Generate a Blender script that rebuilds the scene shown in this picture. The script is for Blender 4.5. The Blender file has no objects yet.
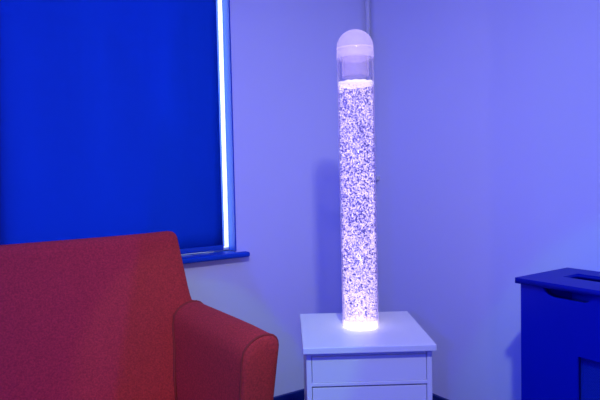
import bpy, bmesh, math, random
from mathutils import Vector, Matrix, noise
random.seed(7)
S = bpy.context.scene
COL = S.collection
S.view_settings.view_transform = 'Standard'
S.view_settings.look = 'None'
S.view_settings.gamma = 1
S.view_settings.exposure = 0.0
S.cycles.use_denoising = True
S.cycles.transparent_max_bounces = 32
PI = math.pi

# ------------------------------------------------------------------ materials
def lin(r, g, b):
    f = lambda c: (c/255/12.92) if c/255 <= .04045 else ((c/255+.055)/1.055)**2.4
    return (f(r), f(g), f(b), 1)

def mat(name, col, rough=.5, spec=.5, metal=0., bump=None, vary=None, sheen=0.):
    m = bpy.data.materials.new(name); m.use_nodes = True
    nt = m.node_tree; b = nt.nodes['Principled BSDF']
    b.inputs['Base Color'].default_value = (*col[:3], 1)
    b.inputs['Roughness'].default_value = rough
    b.inputs['Specular IOR Level'].default_value = spec
    b.inputs['Metallic'].default_value = metal
    if sheen:
        b.inputs['Sheen Weight'].default_value = sheen
    tc = nt.nodes.new('ShaderNodeTexCoord')
    if vary:
        scale, amt = vary
        n = nt.nodes.new('ShaderNodeTexNoise'); n.inputs['Scale'].default_value = scale
        n.inputs['Detail'].default_value = 6
        nt.links.new(tc.outputs['Object'], n.inputs['Vector'])
        r = nt.nodes.new('ShaderNodeMix'); r.data_type = 'RGBA'
        r.inputs[6].default_value = (*[c*(1-amt) for c in col[:3]], 1)
        r.inputs[7].default_value = (*[min(1, c*(1+amt)) for c in col[:3]], 1)
        nt.links.new(n.outputs['Fac'], r.inputs[0])
        nt.links.new(r.outputs[2], b.inputs['Base Color'])
    if bump:
        scale, st = bump
        n = nt.nodes.new('ShaderNodeTexNoise'); n.inputs['Scale'].default_value = scale
        n.inputs['Detail'].default_value = 4
        nt.links.new(tc.outputs['Object'], n.inputs['Vector'])
        bp = nt.nodes.new('ShaderNodeBump'); bp.inputs['Strength'].default_value = st
        bp.inputs['Distance'].default_value = .004
        nt.links.new(n.outputs['Fac'], bp.inputs['Height'])
        nt.links.new(bp.outputs['Normal'], b.inputs['Normal'])
    return m

def glassy(name, tint, gloss=1., haze=0., haze_col=(1, 1, 1), glow=0., glow_col=(1, 1, 1)):
    """clear plastic or water: tinted transparency, a fresnel sheen and a little milky scatter"""
    m = bpy.data.materials.new(name); m.use_nodes = True
    nt = m.node_tree; nt.nodes.clear(); N = nt.nodes.new
    out = N('ShaderNodeOutputMaterial')
    tr = N('ShaderNodeBsdfTransparent'); tr.inputs[0].default_value = (*tint, 1)
    gl = N('ShaderNodeBsdfGlossy'); gl.inputs['Roughness'].default_value = .04
    lw = N('ShaderNodeLayerWeight'); lw.inputs[0].default_value = .5       # same from both sides of the sheet
    pw = N('ShaderNodeMath'); pw.operation = 'POWER'; pw.inputs[1].default_value = 4.
    nt.links.new(lw.outputs['Facing'], pw.inputs[0])
    mu = N('ShaderNodeMath'); mu.operation = 'MULTIPLY_ADD'; mu.inputs[1].default_value = .45*gloss; mu.inputs[2].default_value = .03*gloss
    nt.links.new(pw.outputs[0], mu.inputs[0])
    m1 = N('ShaderNodeMixShader'); nt.links.new(mu.outputs[0], m1.inputs[0])
    nt.links.new(tr.outputs[0], m1.inputs[1]); nt.links.new(gl.outputs[0], m1.inputs[2])
    last = m1
    if haze:
        df = N('ShaderNodeBsdfDiffuse'); df.inputs[0].default_value = (*haze_col, 1)
        tl = N('ShaderNodeBsdfTranslucent'); tl.inputs[0].default_value = (*haze_col, 1)
        h = N('ShaderNodeMixShader'); h.inputs[0].default_value = .5
        nt.links.new(df.outputs[0], h.inputs[1]); nt.links.new(tl.outputs[0], h.inputs[2])
        m2 = N('ShaderNodeMixShader'); 
        hz = N('ShaderNodeMath'); hz.operation = 'MULTIPLY_ADD'; hz.use_clamp = True       # more scatter where the sheet is seen edge-on
        p8 = N('ShaderNodeMath'); p8.operation = 'POWER'; p8.inputs[1].default_value = 7.
        nt.links.new(lw.outputs['Facing'], p8.inputs[0]); nt.links.new(p8.outputs[0], hz.inputs[0])
        hz.inputs[1].default_value = .8; hz.inputs[2].default_value = haze
        nt.links.new(hz.outputs[0], m2.inputs[0])
        nt.links.new(last.outputs[0], m2.inputs[1]); nt.links.new(h.outputs[0], m2.inputs[2])
        last = m2
    if glow:
        em = N('ShaderNodeEmission'); em.inputs[0].default_value = (*glow_col, 1); em.inputs[1].default_value = glow
        ad = N('ShaderNodeAddShader')
        nt.links.new(last.outputs[0], ad.inputs[0]); nt.links.new(em.outputs[0], ad.inputs[1])
        last = ad
    nt.links.new(last.outputs[0], out.inputs[0])
    return m

def lamp_mat(name, col, strength, base=(.9, .9, .9)):
    m = mat(name, base, .5)
    b = m.node_tree.nodes['Principled BSDF']
    b.inputs['Emission Color'].default_value = (*col, 1)
    b.inputs['Emission Strength'].default_value = strength
    return m

M = {}
M['wall'] = mat('painted_plaster', (.82, .82, .95), .75, .25, bump=(55, .06), vary=(1.6, .025))
M['dark_wall'] = mat('low_bounce_plaster', (.06, .09, .45), .8, .2, bump=(55, .06))  # for the unseen walls, made dark to cut bounced light
M['ceiling'] = mat('ceiling_paint', (.8, .8, .8), .9, .2)
M['carpet'] = mat('dark_carpet', (.05, .06, .12), .95, .1, bump=(260, .6), vary=(90, .3))
M['skirting'] = mat('navy_gloss_paint', (.008, .022, .20), .35, .5)
M['blueframe'] = mat('blue_gloss_paint', (.006, .075, .55), .55, .15)
M['blind'] = mat('blue_blind_cloth', (.003, .065, .40), .6, .2, bump=(420, .08), vary=(1.1, .08))
M['hem'] = mat('blue_hem_bar', (.004, .075, .50), .45, .4)
M['pipe'] = mat('painted_pipe', (.80, .80, .80), .4, .5)
M['sofa'] = mat('red_wool_cloth', (.66, .052, .045), .95, .12, bump=(380, .35), vary=(170, .5), sheen=.04)
M['piping'] = mat('dark_red_piping', (.42, .05, .04), .9, .15, bump=(400, .3))
M['wood'] = mat('dark_wood_leg', (.06, .03, .02), .4, .5)
M['white'] = mat('white_satin_paint', (.95, .95, .78), .38, .4)
M['white_in'] = mat('white_carcass', (.7, .7, .7), .6, .3)
M['cover'] = mat('royal_blue_paint', (.0005, .009, .38), .42, .14, vary=(5, .06))
M['grille'] = mat('blue_grille_metal', (.004, .03, .40), .45, .4)
M['acrylic'] = glassy('clear_acrylic', (.97, .96, .99), 1., .03, (1, .92, 1))
M['cap'] = glassy('milky_acrylic', (.95, .92, .98), 1.3, .42, (1, .92, 1), .15, (1, .78, 1))
M['spigot'] = glassy('milky_acrylic_inner', (.97, .95, .99), 1., .22, (1, .9, 1), .07, (1, .75, 1))
M['water'] = glassy('lit_water', (.80, .76, .97), .5, .0)
M['bubble'] = lamp_mat('lit_air_bubbles', (1, .86, 1), .8, (.95, .92, .97))
nt = M['bubble'].node_tree; ge = nt.nodes.new('ShaderNodeNewGeometry'); mr = nt.nodes.new('ShaderNodeMapRange')   # bubbles glow unequally
mr.inputs['To Min'].default_value = .08; mr.inputs['To Max'].default_value = 1.25
nt.links.new(ge.outputs['Random Per Island'], mr.inputs['Value'])
nt.links.new(mr.outputs[0], nt.nodes['Principled BSDF'].inputs['Emission Strength'])
M['foam'] = lamp_mat('lit_foam', (1, .88, 1), .9, (.95, .95, .95))
M['led'] = lamp_mat('led_disc', (1, .92, 1), 1.8)
M['glass'] = glassy('window_glass', (.97, .99, 1), .25)

# ------------------------------------------------------------------ mesh helpers
def link(name, bm, m, parent=None, smooth=False, loc=None):
    me = bpy.data.meshes.new(name)
    bmesh.ops.recalc_face_normals(bm, faces=bm.faces)
    bm.to_mesh(me); bm.free()
    if smooth:
        for p in me.polygons: p.use_smooth = True
    me.materials.append(m)
    o = bpy.data.objects.new(name, me); COL.objects.link(o)
    if parent: o.parent = parent
    if loc: o.location = loc
    return o

def tag(o, label, cat, group=None):
    o['label'] = label; o['category'] = cat
    if group: o['group'] = group
    return o

def empty(name, loc=(0, 0, 0), rz=0.):
    o = bpy.data.objects.new(name, None); COL.objects.link(o)
    o.empty_display_size = .1
    o.location = loc; o.rotation_euler = (0, 0, rz); return o

def struct(o):
    o['kind'] = 'structure'; return o

def box(bm, lo, hi, bev=0., seg=2):
    c = [(a+b)/2 for a, b in zip(lo, hi)]; s = [abs(b-a) for a, b in zip(lo, hi)]
    r = bmesh.ops.create_cube(bm, size=1, matrix=Matrix.Translation(c) @ Matrix.Diagonal((*s, 1)))
    if bev:
        vs = set(r['verts'])
        es = [e for e in bm.edges if e.verts[0] in vs and e.verts[1] in vs]
        bmesh.ops.bevel(bm, geom=es, offset=bev, segments=seg, profile=.5, affect='EDGES', clamp_overlap=True)
    return bm

def bx(lo, hi, bev=0., seg=2):
    return box(bmesh.new(), lo, hi, bev, seg)

def rbox(lo, hi, r, n=(14, 14, 14), warp=None):
    """soft rounded box with a grid of vertices, then warped"""
    bm = bmesh.new()
    bmesh.ops.create_cube(bm, size=2)
    # subdivide evenly
    bm.free(); bm = bmesh.new()
    def face(ax, sgn):
        u, v = [(1, 2), (2, 0), (0, 1)][ax]
        nu, nv = n[u], n[v]
        g = []
        for i in range(nu+1):
            row = []
            for j in range(nv+1):
                p = [0, 0, 0]; p[ax] = sgn
                p[u] = -math.cos(PI*i/nu) if False else -1+2*i/nu
                p[v] = -1+2*j/nv
                row.append(bm.verts.new(p))
            g.append(row)
        for i in range(nu):
            for j in range(nv):
                q = [g[i][j], g[i+1][j], g[i+1][j+1], g[i][j+1]]
                bm.faces.new(q if sgn > 0 else q[::-1])
    for ax in range(3):
        for sgn in (-1, 1): face(ax, sgn)
    bmesh.ops.remove_doubles(bm, verts=bm.verts, dist=1e-5)
    c = Vector([(a+b)/2 for a, b in zip(lo, hi)]); h = Vector([(b-a)/2 for a, b in zip(lo, hi)])
    for vtx in bm.verts:
        p = Vector((vtx.co.x*h.x, vtx.co.y*h.y, vtx.co.z*h.z))
        # pull grid lines towards the edges so the rounding has vertices
        for k in range(3):
            t = p[k]/h[k]; t = math.copysign(1-(1-abs(t))**1.6, t); p[k] = t*h[k]
        q = Vector([max(-(h[k]-r), min(h[k]-r, p[k])) for k in range(3)])
        d = p-q
        if d.length > 1e-9: p = q+d.normalized()*r
        vtx.co = c+p
        if warp: vtx.co = Vector(warp(*vtx.co))
    return bm

def lathe(prof, n=48, bm=None, close=False):
    bm = bm or bmesh.new(); rings = []
    for r, z in prof:
        if r < 1e-6: rings.append([bm.verts.new((0, 0, z))])
        else: rings.append([bm.verts.new((r*math.cos(2*PI*i/n), r*math.sin(2*PI*i/n), z)) for i in range(n)])
    pairs = list(zip(rings, rings[1:]))
    if close: pairs.append((rings[-1], rings[0]))
    for a, b in pairs:
        for i in range(n):
            j = (i+1) % n
            q = [a[i % len(a)], a[j % len(a)], b[j % len(b)], b[i % len(b)]]
            u = []
            for v in q:
                if v not in u: u.append(v)
            if len(u) > 2: bm.faces.new(u)
    return bm

def tube(pts, r, n=10, closed=False, bm=None):
    bm = bm or bmesh.new(); P = [Vector(p) for p in pts]; rings = []
    ref = Vector((.13, .27, .95)).normalized()
    for i, p in enumerate(P):
        a = P[i-1] if (i or closed) else p; b = P[(i+1) % len(P)] if (i < len(P)-1 or closed) else p
        t = (b-a).normalized(); u = t.cross(ref)
        if u.length < .05: u = t.cross(Vector((1, 0, 0)))
        u.normalize(); v = t.cross(u)
        rings.append([bm.verts.new(p+u*r*math.cos(2*PI*k/n)+v*r*math.sin(2*PI*k/n)) for k in range(n)])
    prs = list(zip(rings, rings[1:]))
    if closed: prs.append((rings[-1], rings[0]))
    for a, b in prs:
        for k in range(n): bm.faces.new([a[k], a[(k+1) % n], b[(k+1) % n], b[k]])
    if not closed:
        bm.faces.new(rings[0]); bm.faces.new(rings[-1])
    return bm

def panel(polys, thick, M4):
    """flat board from a 2-D outline with holes, extruded by thick, placed by matrix M4"""
    cu = bpy.data.curves.new('outline', 'CURVE'); cu.dimensions = '2D'; cu.fill_mode = 'BOTH'; cu.extrude = thick/2
    for pl in polys:
        sp = cu.splines.new('POLY'); sp.points.add(len(pl)-1); sp.use_cyclic_u = True
        for k, (x, y) in enumerate(pl): sp.points[k].co = (x, y, 0, 1)
    o = bpy.data.objects.new('outline', cu); COL.objects.link(o)
    dg = bpy.context.evaluated_depsgraph_get()
    me = bpy.data.meshes.new_from_object(o.evaluated_get(dg))
    bm = bmesh.new(); bm.from_mesh(me)
    bpy.data.objects.remove(o); bpy.data.curves.remove(cu); bpy.data.meshes.remove(me)
    bmesh.ops.remove_doubles(bm, verts=bm.verts, dist=1e-5)
    bm.transform(M4)
    return bm

def rect(a, b, c, d): return [(a, b), (c, b), (c, d), (a, d)]

# ------------------------------------------------------------------ the room
# corner of the two walls at the origin: window wall along -x (y = 0), plain wall along -y (x = 0)
H = 2.5; XW = -4.2; YW = -4.4
XZ = Matrix(((1, 0, 0, 0), (0, 0, 1, 0), (0, 1, 0, 0), (0, 0, 0, 1)))       # (x, y) -> (x, z)
WX0, WX1, WZ0, WZ1 = -2.70, -.810, .765, 2.28
struct(link('wall_left', panel([rect(XW-.1, 0, .1, H), rect(WX0, WZ0, WX1, WZ1)], .25, Matrix.Translation((0, .125, 0)) @ XZ), M['wall']))
struct(link('wall_right', bx((0, YW-.1, 0), (.12, 0, H)), M['wall']))
struct(link('wall_back', bx((XW-.1, YW-.12, 0), (.1, YW, H)), M['dark_wall']))
struct(link('wall_side', bx((XW-.12, YW, 0), (XW, 0, H)), M['dark_wall']))
struct(link('floor', bx((XW-.12, YW-.12, -.1), (.12, .25, 0)), M['carpet']))
struct(link('ceiling', bx((XW-.12, YW-.12, H), (.12, .25, H+.1)), M['ceiling']))

def skirting(name, lo, hi, axis):
    bm = bx(lo, hi, .004, 2); return struct(link(name, bm, M['skirting']))
skirting('baseboard_left', (XW+.016, -.016, 0), (-.016, 0, .075), 0)
skirting('baseboard_right', (-.016, -1.085, 0), (0, 0, .075), 1)

# window: lining, frame, pane, sill
w = struct(empty('window_1', (-1.755, 0, WZ0)))
def wobj(name, bm, m):
    bm.transform(Matrix.Translation((1.755, 0, -WZ0))); return link(name, bm, m, w)
bm = bmesh.new()
box(bm, (WX1-.004, -.003, WZ0+.024), (WX1+.002, .20, WZ1))
box(bm, (WX0-.002, -.003, WZ0+.024), (WX0+.004, .20, WZ1))
box(bm, (WX0, -.003, WZ1-.004), (WX1, .20, WZ1+.002))
wobj('window_lining', bm, M['blueframe'])
bm = bmesh.new()
f0, f1 = .060, .100
box(bm, (WX1-.0055, f0, WZ0+.024), (WX1-.004, f1, WZ1))
box(bm, (WX0+.003, f0, WZ0+.024), (WX0+.05, f1, WZ1), .002)
box(bm, (WX0, f0, WZ1-.05), (WX1, f1, WZ1-.003), .002)
box(bm, (WX0, f0, WZ0+.024), (WX1, f1, WZ0+.036), .002)
box(bm, (-1.78, f0, WZ0+.03), (-1.73, f1, WZ1), .002)
wobj('window_frame', bm, M['white'])
wobj('pane', bx((WX0+.01, .066, WZ0+.03), (WX1-.0055, .071, WZ1-.01)), M['glass'])
bm = bmesh.new(); box(bm, (WX0-.045, -.042, WZ0-.004), (-.758, -.0005, WZ0+.019), .008, 3)
box(bm, (WX0+.001, -.01, WZ0+.0005), (WX1-.001, .2, WZ0+.019))
wobj('window_sill', bm, M['blueframe'])

# roller blind inside the recess
rb = tag(empty('roller_blind', (-1.77, .045, WZ1-.03)), 'royal blue roller blind pulled down over the window behind the red sofa', 'blind')
BX0, BX1 = WX0+.03, -.851
def rel(bm, o):
    bm.transform(Matrix.Translation(-Vector(o.location))); return bm
bm = bmesh.new()
nx, nz = 40, 20
g = [[bm.verts.new((BX0+(BX1-BX0)*i/nx, .045+.0015*math.sin(i*.5)*math.sin(PI*j/nz), .81+(WZ1-.06-.81)*j/nz)) for j in range(nz+1)] for i in range(nx+1)]
for i in range(nx):
    for j in range(nz): bm.faces.new((g[i][j], g[i+1][j], g[i+1][j+1], g[i][j+1]))
bmesh.ops.solidify(bm, geom=bm.faces[:], thickness=.0012)
link('blind_fabric', rel(bm, rb), M['blind'], rb, True)
link('hem_bar', rel(bx((BX0, .036, .792), (BX1, .053, .816), .005, 3), rb), M['hem'], rb)
link('roller_tube', rel(tube([(BX0, .045, WZ1-.04), (BX1, .045, WZ1-.04)], .012, 20), rb), M['blind'], rb, True)
for x in (BX0-.006, BX1+.006):
    link('roller_bracket', rel(bx((x-.003, .02, WZ1-.07), (x+.003, .058, WZ1-.005), .001), rb), M['white'], rb)

# corner pipe
pp = tag(empty('corner_pipe', (-.02, -.021, 0)), 'thin vertical pipe painted like the wall, in the corner behind the bubble lamp', 'pipe')
link('pipe', tube([(0, 0, .0755), (0, 0, 1), (0, 0, 2), (0, 0, H-.001)], .0125, 20), M['pipe'], pp, True)
for z in (.45, 1.1, 2.2):
    bm = lathe([(.0127, -.011), (.0165, -.011), (.0165, .011), (.0127, .011)], 24, close=True)
    if z == 1.1: box(bm, (.0, -.052, -.011), (.0195, -.008, .011), .003)
    else: box(bm, (.0, -.008, -.008), (.0195, .008, .008), .001)
    link('pipe_clip', bm, M['pipe'], pp, loc=(0, 0, z))

# ------------------------------------------------------------------ sofa
sf = tag(empty('sofa', (-1.8, -.43, 0)), 'red fabric two-seat sofa under the blue blind, with flared rounded arms', 'sofa')
SL, SR = -2.485, -1.115          # ends of the back at seat height
def sobj(name, bm, m, smooth=True, parent=None):
    bm.transform(Matrix.Translation((1.8, .43, 0))); return link(name, bm, m, parent or sf, smooth)
def back_warp(x, y, z):
    t = max(0., (z-.60)/.33)
    side = .012*max(0, min(1, (z-.60)/.08)) + .038*t
    mid = (SL+SR)/2; half = (SR-SL)/2
    k = (x-mid)/half
    x = x-math.copysign(side, k)*abs(k)
    y = y+.125*max(0, z-.33)/.6*(1 if y < -.12 else .15)
    z = z+.006*abs(k)**6*t
    if y > -.2 and z > .8: z -= .03*(y+.2)/.15
    # gentle cushion bulge
    y -= .012*(1-min(1, abs(k))**4)*max(0, 1-abs((z-.62)/.36)**2)*(1 if y < -.15 else 0)
    return x, y, z
sobj('backrest', rbox((SL, -.325, .20), (SR, -.055, .922), .034, (40, 14, 30), back_warp), M['sofa'])
sobj('base_frame', rbox((SL-.03, -.74, .11), (SR+.01, -.06, .225), .02, (24, 14, 6)), M['sofa'])
for x0, x1 in ((SL+.135, -1.803), (-1.797, SR-.118)):
    def cush(x, y, z, x0=x0, x1=x1):
        u = (x-x0)/(x1-x0)*2-1; v = (y+.76)/.46*2-1
        return x, y, z+(.014*(1-u**4)*(1-v**4) if z > .285 else 0)
    sobj('seat_cushion', rbox((x0, -.765, .222), (x1, -.262, .302), .03, (20, 20, 8), cush), M['sofa'])
# arms: a rounded, flared section lofted from the back to the front
def arm_section(y, s):
    """half-closed outline (x, z) at depth y; x measured for the right arm"""
    t = (-.07-y)/.68                       # 0 at the wall, 1 at the front
    zt = .660-.032*t-.006*max(0, t-.8)*5
    xo_b, xo_t = -1.096, -1.115+.055*t            # outer face, foot and shoulder
    xi_b = -1.262+.060*t; xi_t = -1.245+.055*t
    pts = [(xo_b, .115), (xo_b+.004, .25), (xo_b+.012, .40), (xo_t-.006, .52), (xo_t, zt-.065)]
    cx, rx = (xo_t+xi_t)/2, (xo_t-xi_t)/2
    for k in range(1, 12):
        a = PI*k/12
        px = cx+rx*math.cos(a); pz = zt-.065+.065*math.sin(a)**.8
        # crown sits nearer the outer side
        px += .022*math.sin(a)
        pts.append((px, pz))
    pts += [(xi_t, zt-.075), (xi_t-.003, .50), (xi_b, .40), (xi_b, .25), (xi_b, .115)]
    return pts
def arm(s):
    mid = -1.8
    X = (lambda x: x) if s > 0 else (lambda x: 2*mid-x)
    ys = [-.225, -.235, -.25, -.28, -.33, -.40, -.48, -.56, -.64, -.70, -.735, -.745]
    bm = bmesh.new(); rings = []
    for y in ys:
        sec = arm_section(y, s); c = (-1.15, .38)
        k = .985 if y < -.74 else .97 if y > -.23 else 1.
        rings.append([bm.verts.new((X(c[0]+(x-c[0])*k), y, c[1]+(z-c[1])*k)) for x, z in sec])
    for a, b in zip(rings, rings[1:]):
        for i in range(len(a)):
            j = (i+1) % len(a); bm.faces.new((a[i], a[j], b[j], b[i]))
    bm.faces.new(rings[0])
    o = sobj('arm', bm, M['sofa'])
    # padded front facing
    sec = arm_section(-.745, s); c = (-1.148, .38)
    bm = bmesh.new(); rr = []
    for k, y in ((.985, -.742), (.985, -.752), (.95, -.759), (.82, -.764), (.5, -.767)):
        rr.append([bm.verts.new((X(c[0]+(x-c[0])*k), y, c[1]+(z-c[1])*k)) for x, z in sec])
    for a, b in zip(rr, rr[1:]):
        for i in range(len(a)):
            j = (i+1) % len(a); bm.faces.new((a[i], a[j], b[j], b[i]))
    bm.faces.new(rr[-1])
    f = sobj('arm_facing', bm, M['sofa'], True, o)
    pts = [(X(c[0]+(x-c[0])*.995), -.748, c[1]+(z-c[1])*.995) for x, z in sec]
    sobj('piping', tube(pts, .0042, 8), M['piping'], True, o)
    # piping where the arm meets the back
    sec = arm_section(-.27, s)
    pts = []
    for x, z in sec[3:]:
        if z < .22: continue
        yy = -.325+.125*max(0, z-.33)/.6
        pts.append((X(x), yy-.010, z+.001))
    sobj('piping', tube(pts, .0042, 8), M['piping'], True, o)
for s in (1, -1): arm(s)
for x in (SL+.02, SR-.06):
    for y in (-.70, -.12):
        sobj('leg', lathe([(0, 0), (.018, 0), (.026, .112), (0, .112)], 20, bmesh.new()), M['wood'], True).location = (x+1.8-1.8, 0, 0)
        o = COL.objects[-1]; o.location = (x, y, 0); o.data.transform(Matrix.Translation((-1.8, -.43, 0)))
        o.location = (x+1.8, y+.43, 0)

# ------------------------------------------------------------------ bedside cabinet
NA = math.radians(-32.8)
ns = tag(empty('bedside_cabinet', (-.760, -.811, 0), NA), 'white bedside cabinet with drawers, carrying the bubble lamp', 'cabinet')
NWD, ND, NH = .2055, .2165, .60       # half width, half depth (local -y is the front)
link('cabinet_top', bx((-NWD, -ND, NH-.021), (NWD, ND, NH), .003, 3), M['white'], ns)
bw = NWD-.0105; fy = -ND+.021
link('side_panel', bx((-bw, fy, 0), (-bw+.016, ND-.006, NH-.021), .0012), M['white'], ns)
link('side_panel', bx((bw-.016, fy, 0), (bw, ND-.006, NH-.021), .0012), M['white'], ns)
link('back_panel', bx((-bw+.016, ND-.014, .02), (bw-.016, ND-.008, NH-.021)), M['white_in'], ns)
link('rail', bx((-bw+.016, fy+.016, NH-.040), (bw-.016, fy+.04, NH-.021), .001), M['white'], ns)
link('rail', bx((-bw+.016, fy-.0005, .472), (bw-.016, fy+.06, .4825), .001), M['white'], ns)
link('rail', bx((-bw+.016, fy+.001, .265), (bw-.016, fy+.06, .276), .001), M['white'], ns)
link('plinth', bx((-bw+.016, fy+.012, 0), (bw-.016, fy+.028, .06), .001), M['white'], ns)
def drawer(z0, z1, dy, grooves=False, knob=False):
    bm = bmesh.new()
    box(bm, (-bw+.0175, fy+dy, z0), (bw-.0175, fy+dy+.016, z1), .0015, 2)
    d = link('drawer', bm, M['white'], ns)
    b2 = bmesh.new()
    box(b2, (-bw+.03, fy+dy+.016, z0+.008), (-bw+.04, ND-.03, z1-.02)); box(b2, (bw-.04, fy+dy+.016, z0+.008), (bw-.03, ND-.03, z1-.02))
    box(b2, (-bw+.03, fy+dy+.016, z0+.008), (bw-.03, ND-.03, z0+.014)); box(b2, (-bw+.03, ND-.04, z0+.008), (bw-.03, ND-.03, z1-.02))
    link('drawer_box', b2, M['white_in'], d)
    if knob:
        k = lathe([(0, 0), (.006, 0), (.006, .012), (.013, .017), (.013, .024), (0, .027)], 24)
        k.transform(Matrix.Translation((0, fy+dy, (z0+z1)/2)) @ Matrix.Rotation(PI/2, 4, 'X'))
        link('knob', k, M['white'], d, True)
drawer(.483, .5640, 0.001)
drawer(.2775, .4665, .003, knob=True)
drawer(.066, .262, .003, knob=True)

# ------------------------------------------------------------------ bubble tube lamp
TX, TY, TZ = -.7502, -.7975, NH
bt = tag(empty('bubble_lamp', (TX, TY, TZ+.0005)), 'tall clear bubble tube lamp glowing pink white on the white cabinet', 'lamp')
bt.rotation_euler = Matrix.Rotation(-.003, 3, Vector((.559, .829, 0))).to_euler()     # it stands a hair out of plumb
R0 = .0618; WT = .834; TT = .918
link('base_disc', lathe([(0, .0), (.0585, .0), (.0585, .020), (.052, .024), (0, .024)], 48), M['led'], bt, True)
link('tube', lathe([(R0, 0), (R0, TT), (R0-.0022, TT), (R0-.0022, 0)], 64, close=True), M['acrylic'], bt, True)
link('water', lathe([(0, .025), (R0-.0026, .025), (R0-.0026, WT), (0, WT)], 64), M['water'], bt, True)
# dome cap with a rim and an inner spigot
prof = [(R0+.0012, .914), (R0+.0012, .934), (R0+.0002, .936)]
for k in range(15):
    a = PI/2*k/14
    prof.append(((R0+.0002)*math.cos(a), .953+.059*math.sin(a)))
cap = link('dome_cap', lathe(prof, 64), M['cap'], bt, True)
link('cap_seam', lathe([(R0+.0002, .946), (R0+.0009, .9475), (R0+.0002, .949), (R0-.002, .9475)], 64, close=True), M['cap'], cap, True)
link('spigot', lathe([(.045, .855), (.045, .950), (0, .952)], 48), M['spigot'], cap, True)
# rising air bubbles: nobody could count them
proto = bmesh.new(); bmesh.ops.create_icosphere(proto, subdivisions=1, radius=1)
pv = [v.co.copy() for v in proto.verts]; pf = [[v.index for v in f.verts] for f in proto.faces]; proto.free()
V, Fc = [], []
RB = R0-.0040
N = 6800
for i in range(N):
    u = random.random()
    z = .03+(WT-.036)*(u**1.12)
    rr = RB*math.sqrt(random.random()); an = random.random()*2*PI
    if random.random() < .45: rr = RB*(.86+.14*random.random())
    s = random.choice((.0010, .0013, .0017, .0022))*(1.12-.22*z)
    rot = Matrix.Rotation(random.gauss(0, .75), 3, 'X') @ Matrix.Rotation(random.gauss(0, .75), 3, 'Y')
    sc = Vector((s*random.uniform(.7, 1.3), s*random.uniform(.7, 1.3), s*random.uniform(1.3, 3.2)))
    c = Vector((rr*math.cos(an), rr*math.sin(an), z)); b0 = len(V)
    bend = random.uniform(-.4, .4)
    for p in pv:
        q = Vector((p.x*sc.x, p.y*sc.y, p.z*sc.z)); q.x += bend*sc.z*(p.z**2)
        V.append(c+rot @ q)
    Fc += [[b0+k for k in f] for f in pf]
me = bpy.data.meshes.new('bubbles'); me.from_pydata([tuple(v) for v in V], [], Fc)
for p in me.polygons: p.use_smooth = True
me.materials.append(M['bubble'])
ob = bpy.data.objects.new('bubbles', me); COL.objects.link(ob); ob.parent = bt; ob['kind'] = 'stuff'
# foam collar on the water surface
bm = bmesh.new()
prof = [(0, WT-.003), (.03, WT-.006), (R0-.004, WT-.009), (R0-.0024, WT-.010), (R0-.0024, WT+.002), (R0-.006, WT+.001), (.03, WT+.001), (0, WT+.001)]
lathe(prof, 48, bm)
for v in bm.verts:
    v.co.z += .004*noise.noise(v.co*60)
link('foam', bm, M['foam'], bt, True)

# ------------------------------------------------------------------ radiator cover
CX, CY0, CY1, CT = -.302, -1.115, -2.35, .76
rc = tag(empty('radiator_cover', (CX/2, (CY0+CY1)/2, 0)), 'royal blue boxed radiator cover with a slotted top, against the right wall', 'radiator cover')
def cobj(name, bm, m, parent=None):
    bm.transform(Matrix.Translation((-CX/2, -(CY0+CY1)/2, 0))); return link(name, bm, m, parent or rc)
top_poly = rect(-.317, CY1-.02, -.003, CY0+.012)
slot = rect(-.187, CY1+.09, -.094, -1.197)
bm = panel([top_poly, slot], .019, Matrix.Translation((0, 0, CT-.0095)))
cobj('cover_top', bm, M['cover'])
# front: outline in (y, z) with a rounded finger cut-out at the top edge and a grille opening
YZ = Matrix(((0, 0, 1, 0), (1, 0, 0, 0), (0, 1, 0, 0), (0, 0, 0, 1)))
zt = CT-.0195
cut = []
y0, y1, dep = -1.198, -1.366, .030
out = [(CY1, .0), (CY1, zt), (y1, zt)]
for k in range(7):
    a = PI/2*k/6; out.append((y1+.03*(1-math.cos(a)), zt-dep*math.sin(a)))
for k in range(7):
    a = PI/2*k/6; out.append((y0-.045+.045*math.sin(a), zt-dep*math.cos(a)))
out += [(CY0, zt), (CY0, 0)]
GY0, GY1, GZ0, GZ1 = -1.318, CY1+.14, .12, .537
bm = panel([out, rect(GY1, GZ0, GY0, GZ1)], .018, Matrix.Translation((CX+.009, 0, 0)) @ YZ)
cobj('front_panel', bm, M['cover'])
cobj('end_panel', bx((CX+.018, CY0-.018, 0), (-.018, CY0, zt)), M['cover'])
cobj('end_panel', bx((CX+.018, CY1, 0), (-.018, CY1+.018, zt)), M['cover'])
cobj('back_panel', bx((-.022, CY1+.018, 0), (-.0165, CY0-.018, zt)), M['cover'])  # added backing: hides the lit wall and keeps the inside dark
# grille: woven diagonal lattice behind the opening
bm = bmesh.new()
xg = CX+.022
ga, gb, za, zb = GY1-.01, GY0+.01, GZ0-.01, GZ1+.01
step = .0085
def seg(p, q, th):
    d = (Vector(q)-Vector(p)); L = d.length; an = math.atan2(d.z, d.y)
    mtx = Matrix.Translation((Vector(p)+Vector(q))/2) @ Matrix.Rotation(an, 4, 'X') @ Matrix.Diagonal((.002, L, th, 1))
    bmesh.ops.create_cube(bm, size=1, matrix=mtx)
W, Hh = gb-ga, zb-za
k = -Hh
while k < W:
    # rising diagonal
    s0 = max(0, -k); s1 = min(Hh, W-k)
    if s1-s0 > .004:
        seg((xg, ga+k+s0, za+s0), (xg, ga+k+s1, za+s1), .0036)
        seg((xg+.002, ga+k+s0, zb-s0), (xg+.002, ga+k+s1, zb-s1), .0036)
    k += step
cobj('grille', bm, M['grille'])

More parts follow.
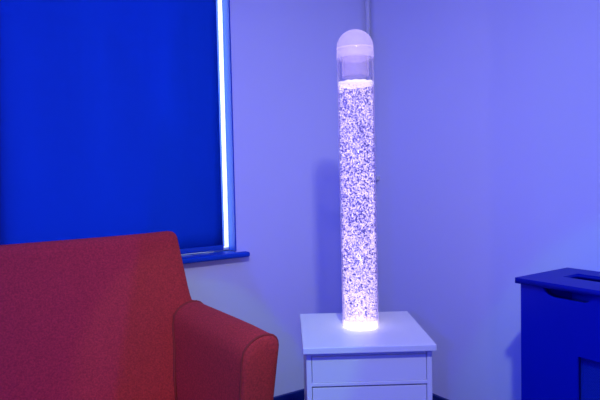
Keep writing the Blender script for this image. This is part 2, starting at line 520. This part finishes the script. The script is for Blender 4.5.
# ------------------------------------------------------------------ light
def aim(o, tgt):
    o.rotation_euler = (Vector(tgt)-Vector(o.location)).to_track_quat('-Z', 'Y').to_euler()
def lamp(name, typ, loc, tgt, col, power, **kw):
    l = bpy.data.lights.new(name, typ); l.color = col; l.energy = power
    for k, v in kw.items(): setattr(l, k, v)
    o = bpy.data.objects.new(name, l); COL.objects.link(o); o.location = loc
    if tgt: aim(o, tgt)
    return o
lamp('key_lamp', 'SPOT', (-1.68, -2.29, 2.42), (-.55, -.55, .70), (0.4, 0.395, 0.42), 140, spot_size=math.radians(92), spot_blend=1., shadow_soft_size=.06)
lamp('ceiling_fill', 'AREA', (-2.5, -1.7, 2.46), (-2.5, -1.7, 0), (0.02, 0.1, 0.95), 42, size=1.6)  # added deep blue fill from above, no fixture known there
def half_fill(name, loc, p, q, side, col, power):
    """an added spot with no fixture: its light is cut off in a plane through the points p and q"""
    L = Vector(loc); n = (Vector(p)-L).cross(Vector(q)-L).normalized()*side
    return lamp(name, 'SPOT', loc, L+n, col, power, spot_size=PI, spot_blend=0., shadow_soft_size=.02)
LB = (-2.141, -2.234, 1.13)
half_fill('left_edge_fill', (-2.1, -2.5, 1.35), (0, -.758, .5), (0, -.758, 1.9), -1, (0.55, 0.5, 0.6), 11)  # added fill, stops at the left edge of the wall band
half_fill('right_edge_fill', (-2.1, -2.5, 1.35), (0, -.969, .5), (0, -.969, 1.9), 1, (0.06, 0.28, 0), 10)  # added fill, starts at the right edge of the wall band
half_fill('blue_wall_fill', LB, (-.745, 0, .685), (-.53, 0, .305), -1, (0.01, 0.03, 1.3), 38)  # added blue spot, cut off along the colour edge below the sill
half_fill('blue_sofa_fill', LB, (-1.315, -.2, .896), (-1.452, -.3, .387), 1, (0.15, 0.03, 2.4), 30)  # added blue spot, cut off where the purple on the sofa ends
lamp('low_pool_fill', 'SPOT', (-1.68, -2.29, 2.42), (-.987, 0, -.057), (.40, 1., .1), 26, spot_size=math.radians(20.8), spot_blend=.08, shadow_soft_size=.03)  # added greenish pool for the grey zone by sofa and cabinet
lamp('corner_pool_fill', 'SPOT', (-1.68, -2.29, 2.42), (0, -1.226, .296), (.15, 1., .1), 18, spot_size=math.radians(21.6), spot_blend=.2, shadow_soft_size=.03)  # added greenish pool low on the right wall
wd = bpy.data.worlds.new('day'); S.world = wd; wd.use_nodes = True
bg = wd.node_tree.nodes['Background']; bg.inputs[0].default_value = (.80, .93, 1., 1); bg.inputs[1].default_value = 5.

# ------------------------------------------------------------------ camera
a = math.radians(56); pitch = math.atan(26/576); roll = .022
F0 = Vector((math.cos(a), math.sin(a), 0)); Rt = Vector((math.sin(a), -math.cos(a), 0)); U0 = Vector((0, 0, 1))
F = math.cos(pitch)*F0-math.sin(pitch)*U0; U1 = math.cos(pitch)*U0+math.sin(pitch)*F0
U = math.cos(roll)*U1+math.sin(roll)*Rt; R = math.cos(roll)*Rt-math.sin(roll)*U1
cam = bpy.data.cameras.new('camera'); cam.lens = 576/600*36; cam.sensor_width = 36; cam.sensor_fit = 'HORIZONTAL'; cam.clip_start = .02
co = bpy.data.objects.new('camera', cam); COL.objects.link(co)
m3 = Matrix((R, U, -F)).transposed()
co.matrix_world = Matrix.Translation((-2.017, -2.318, 1.13)) @ m3.to_4x4()
S.camera = co
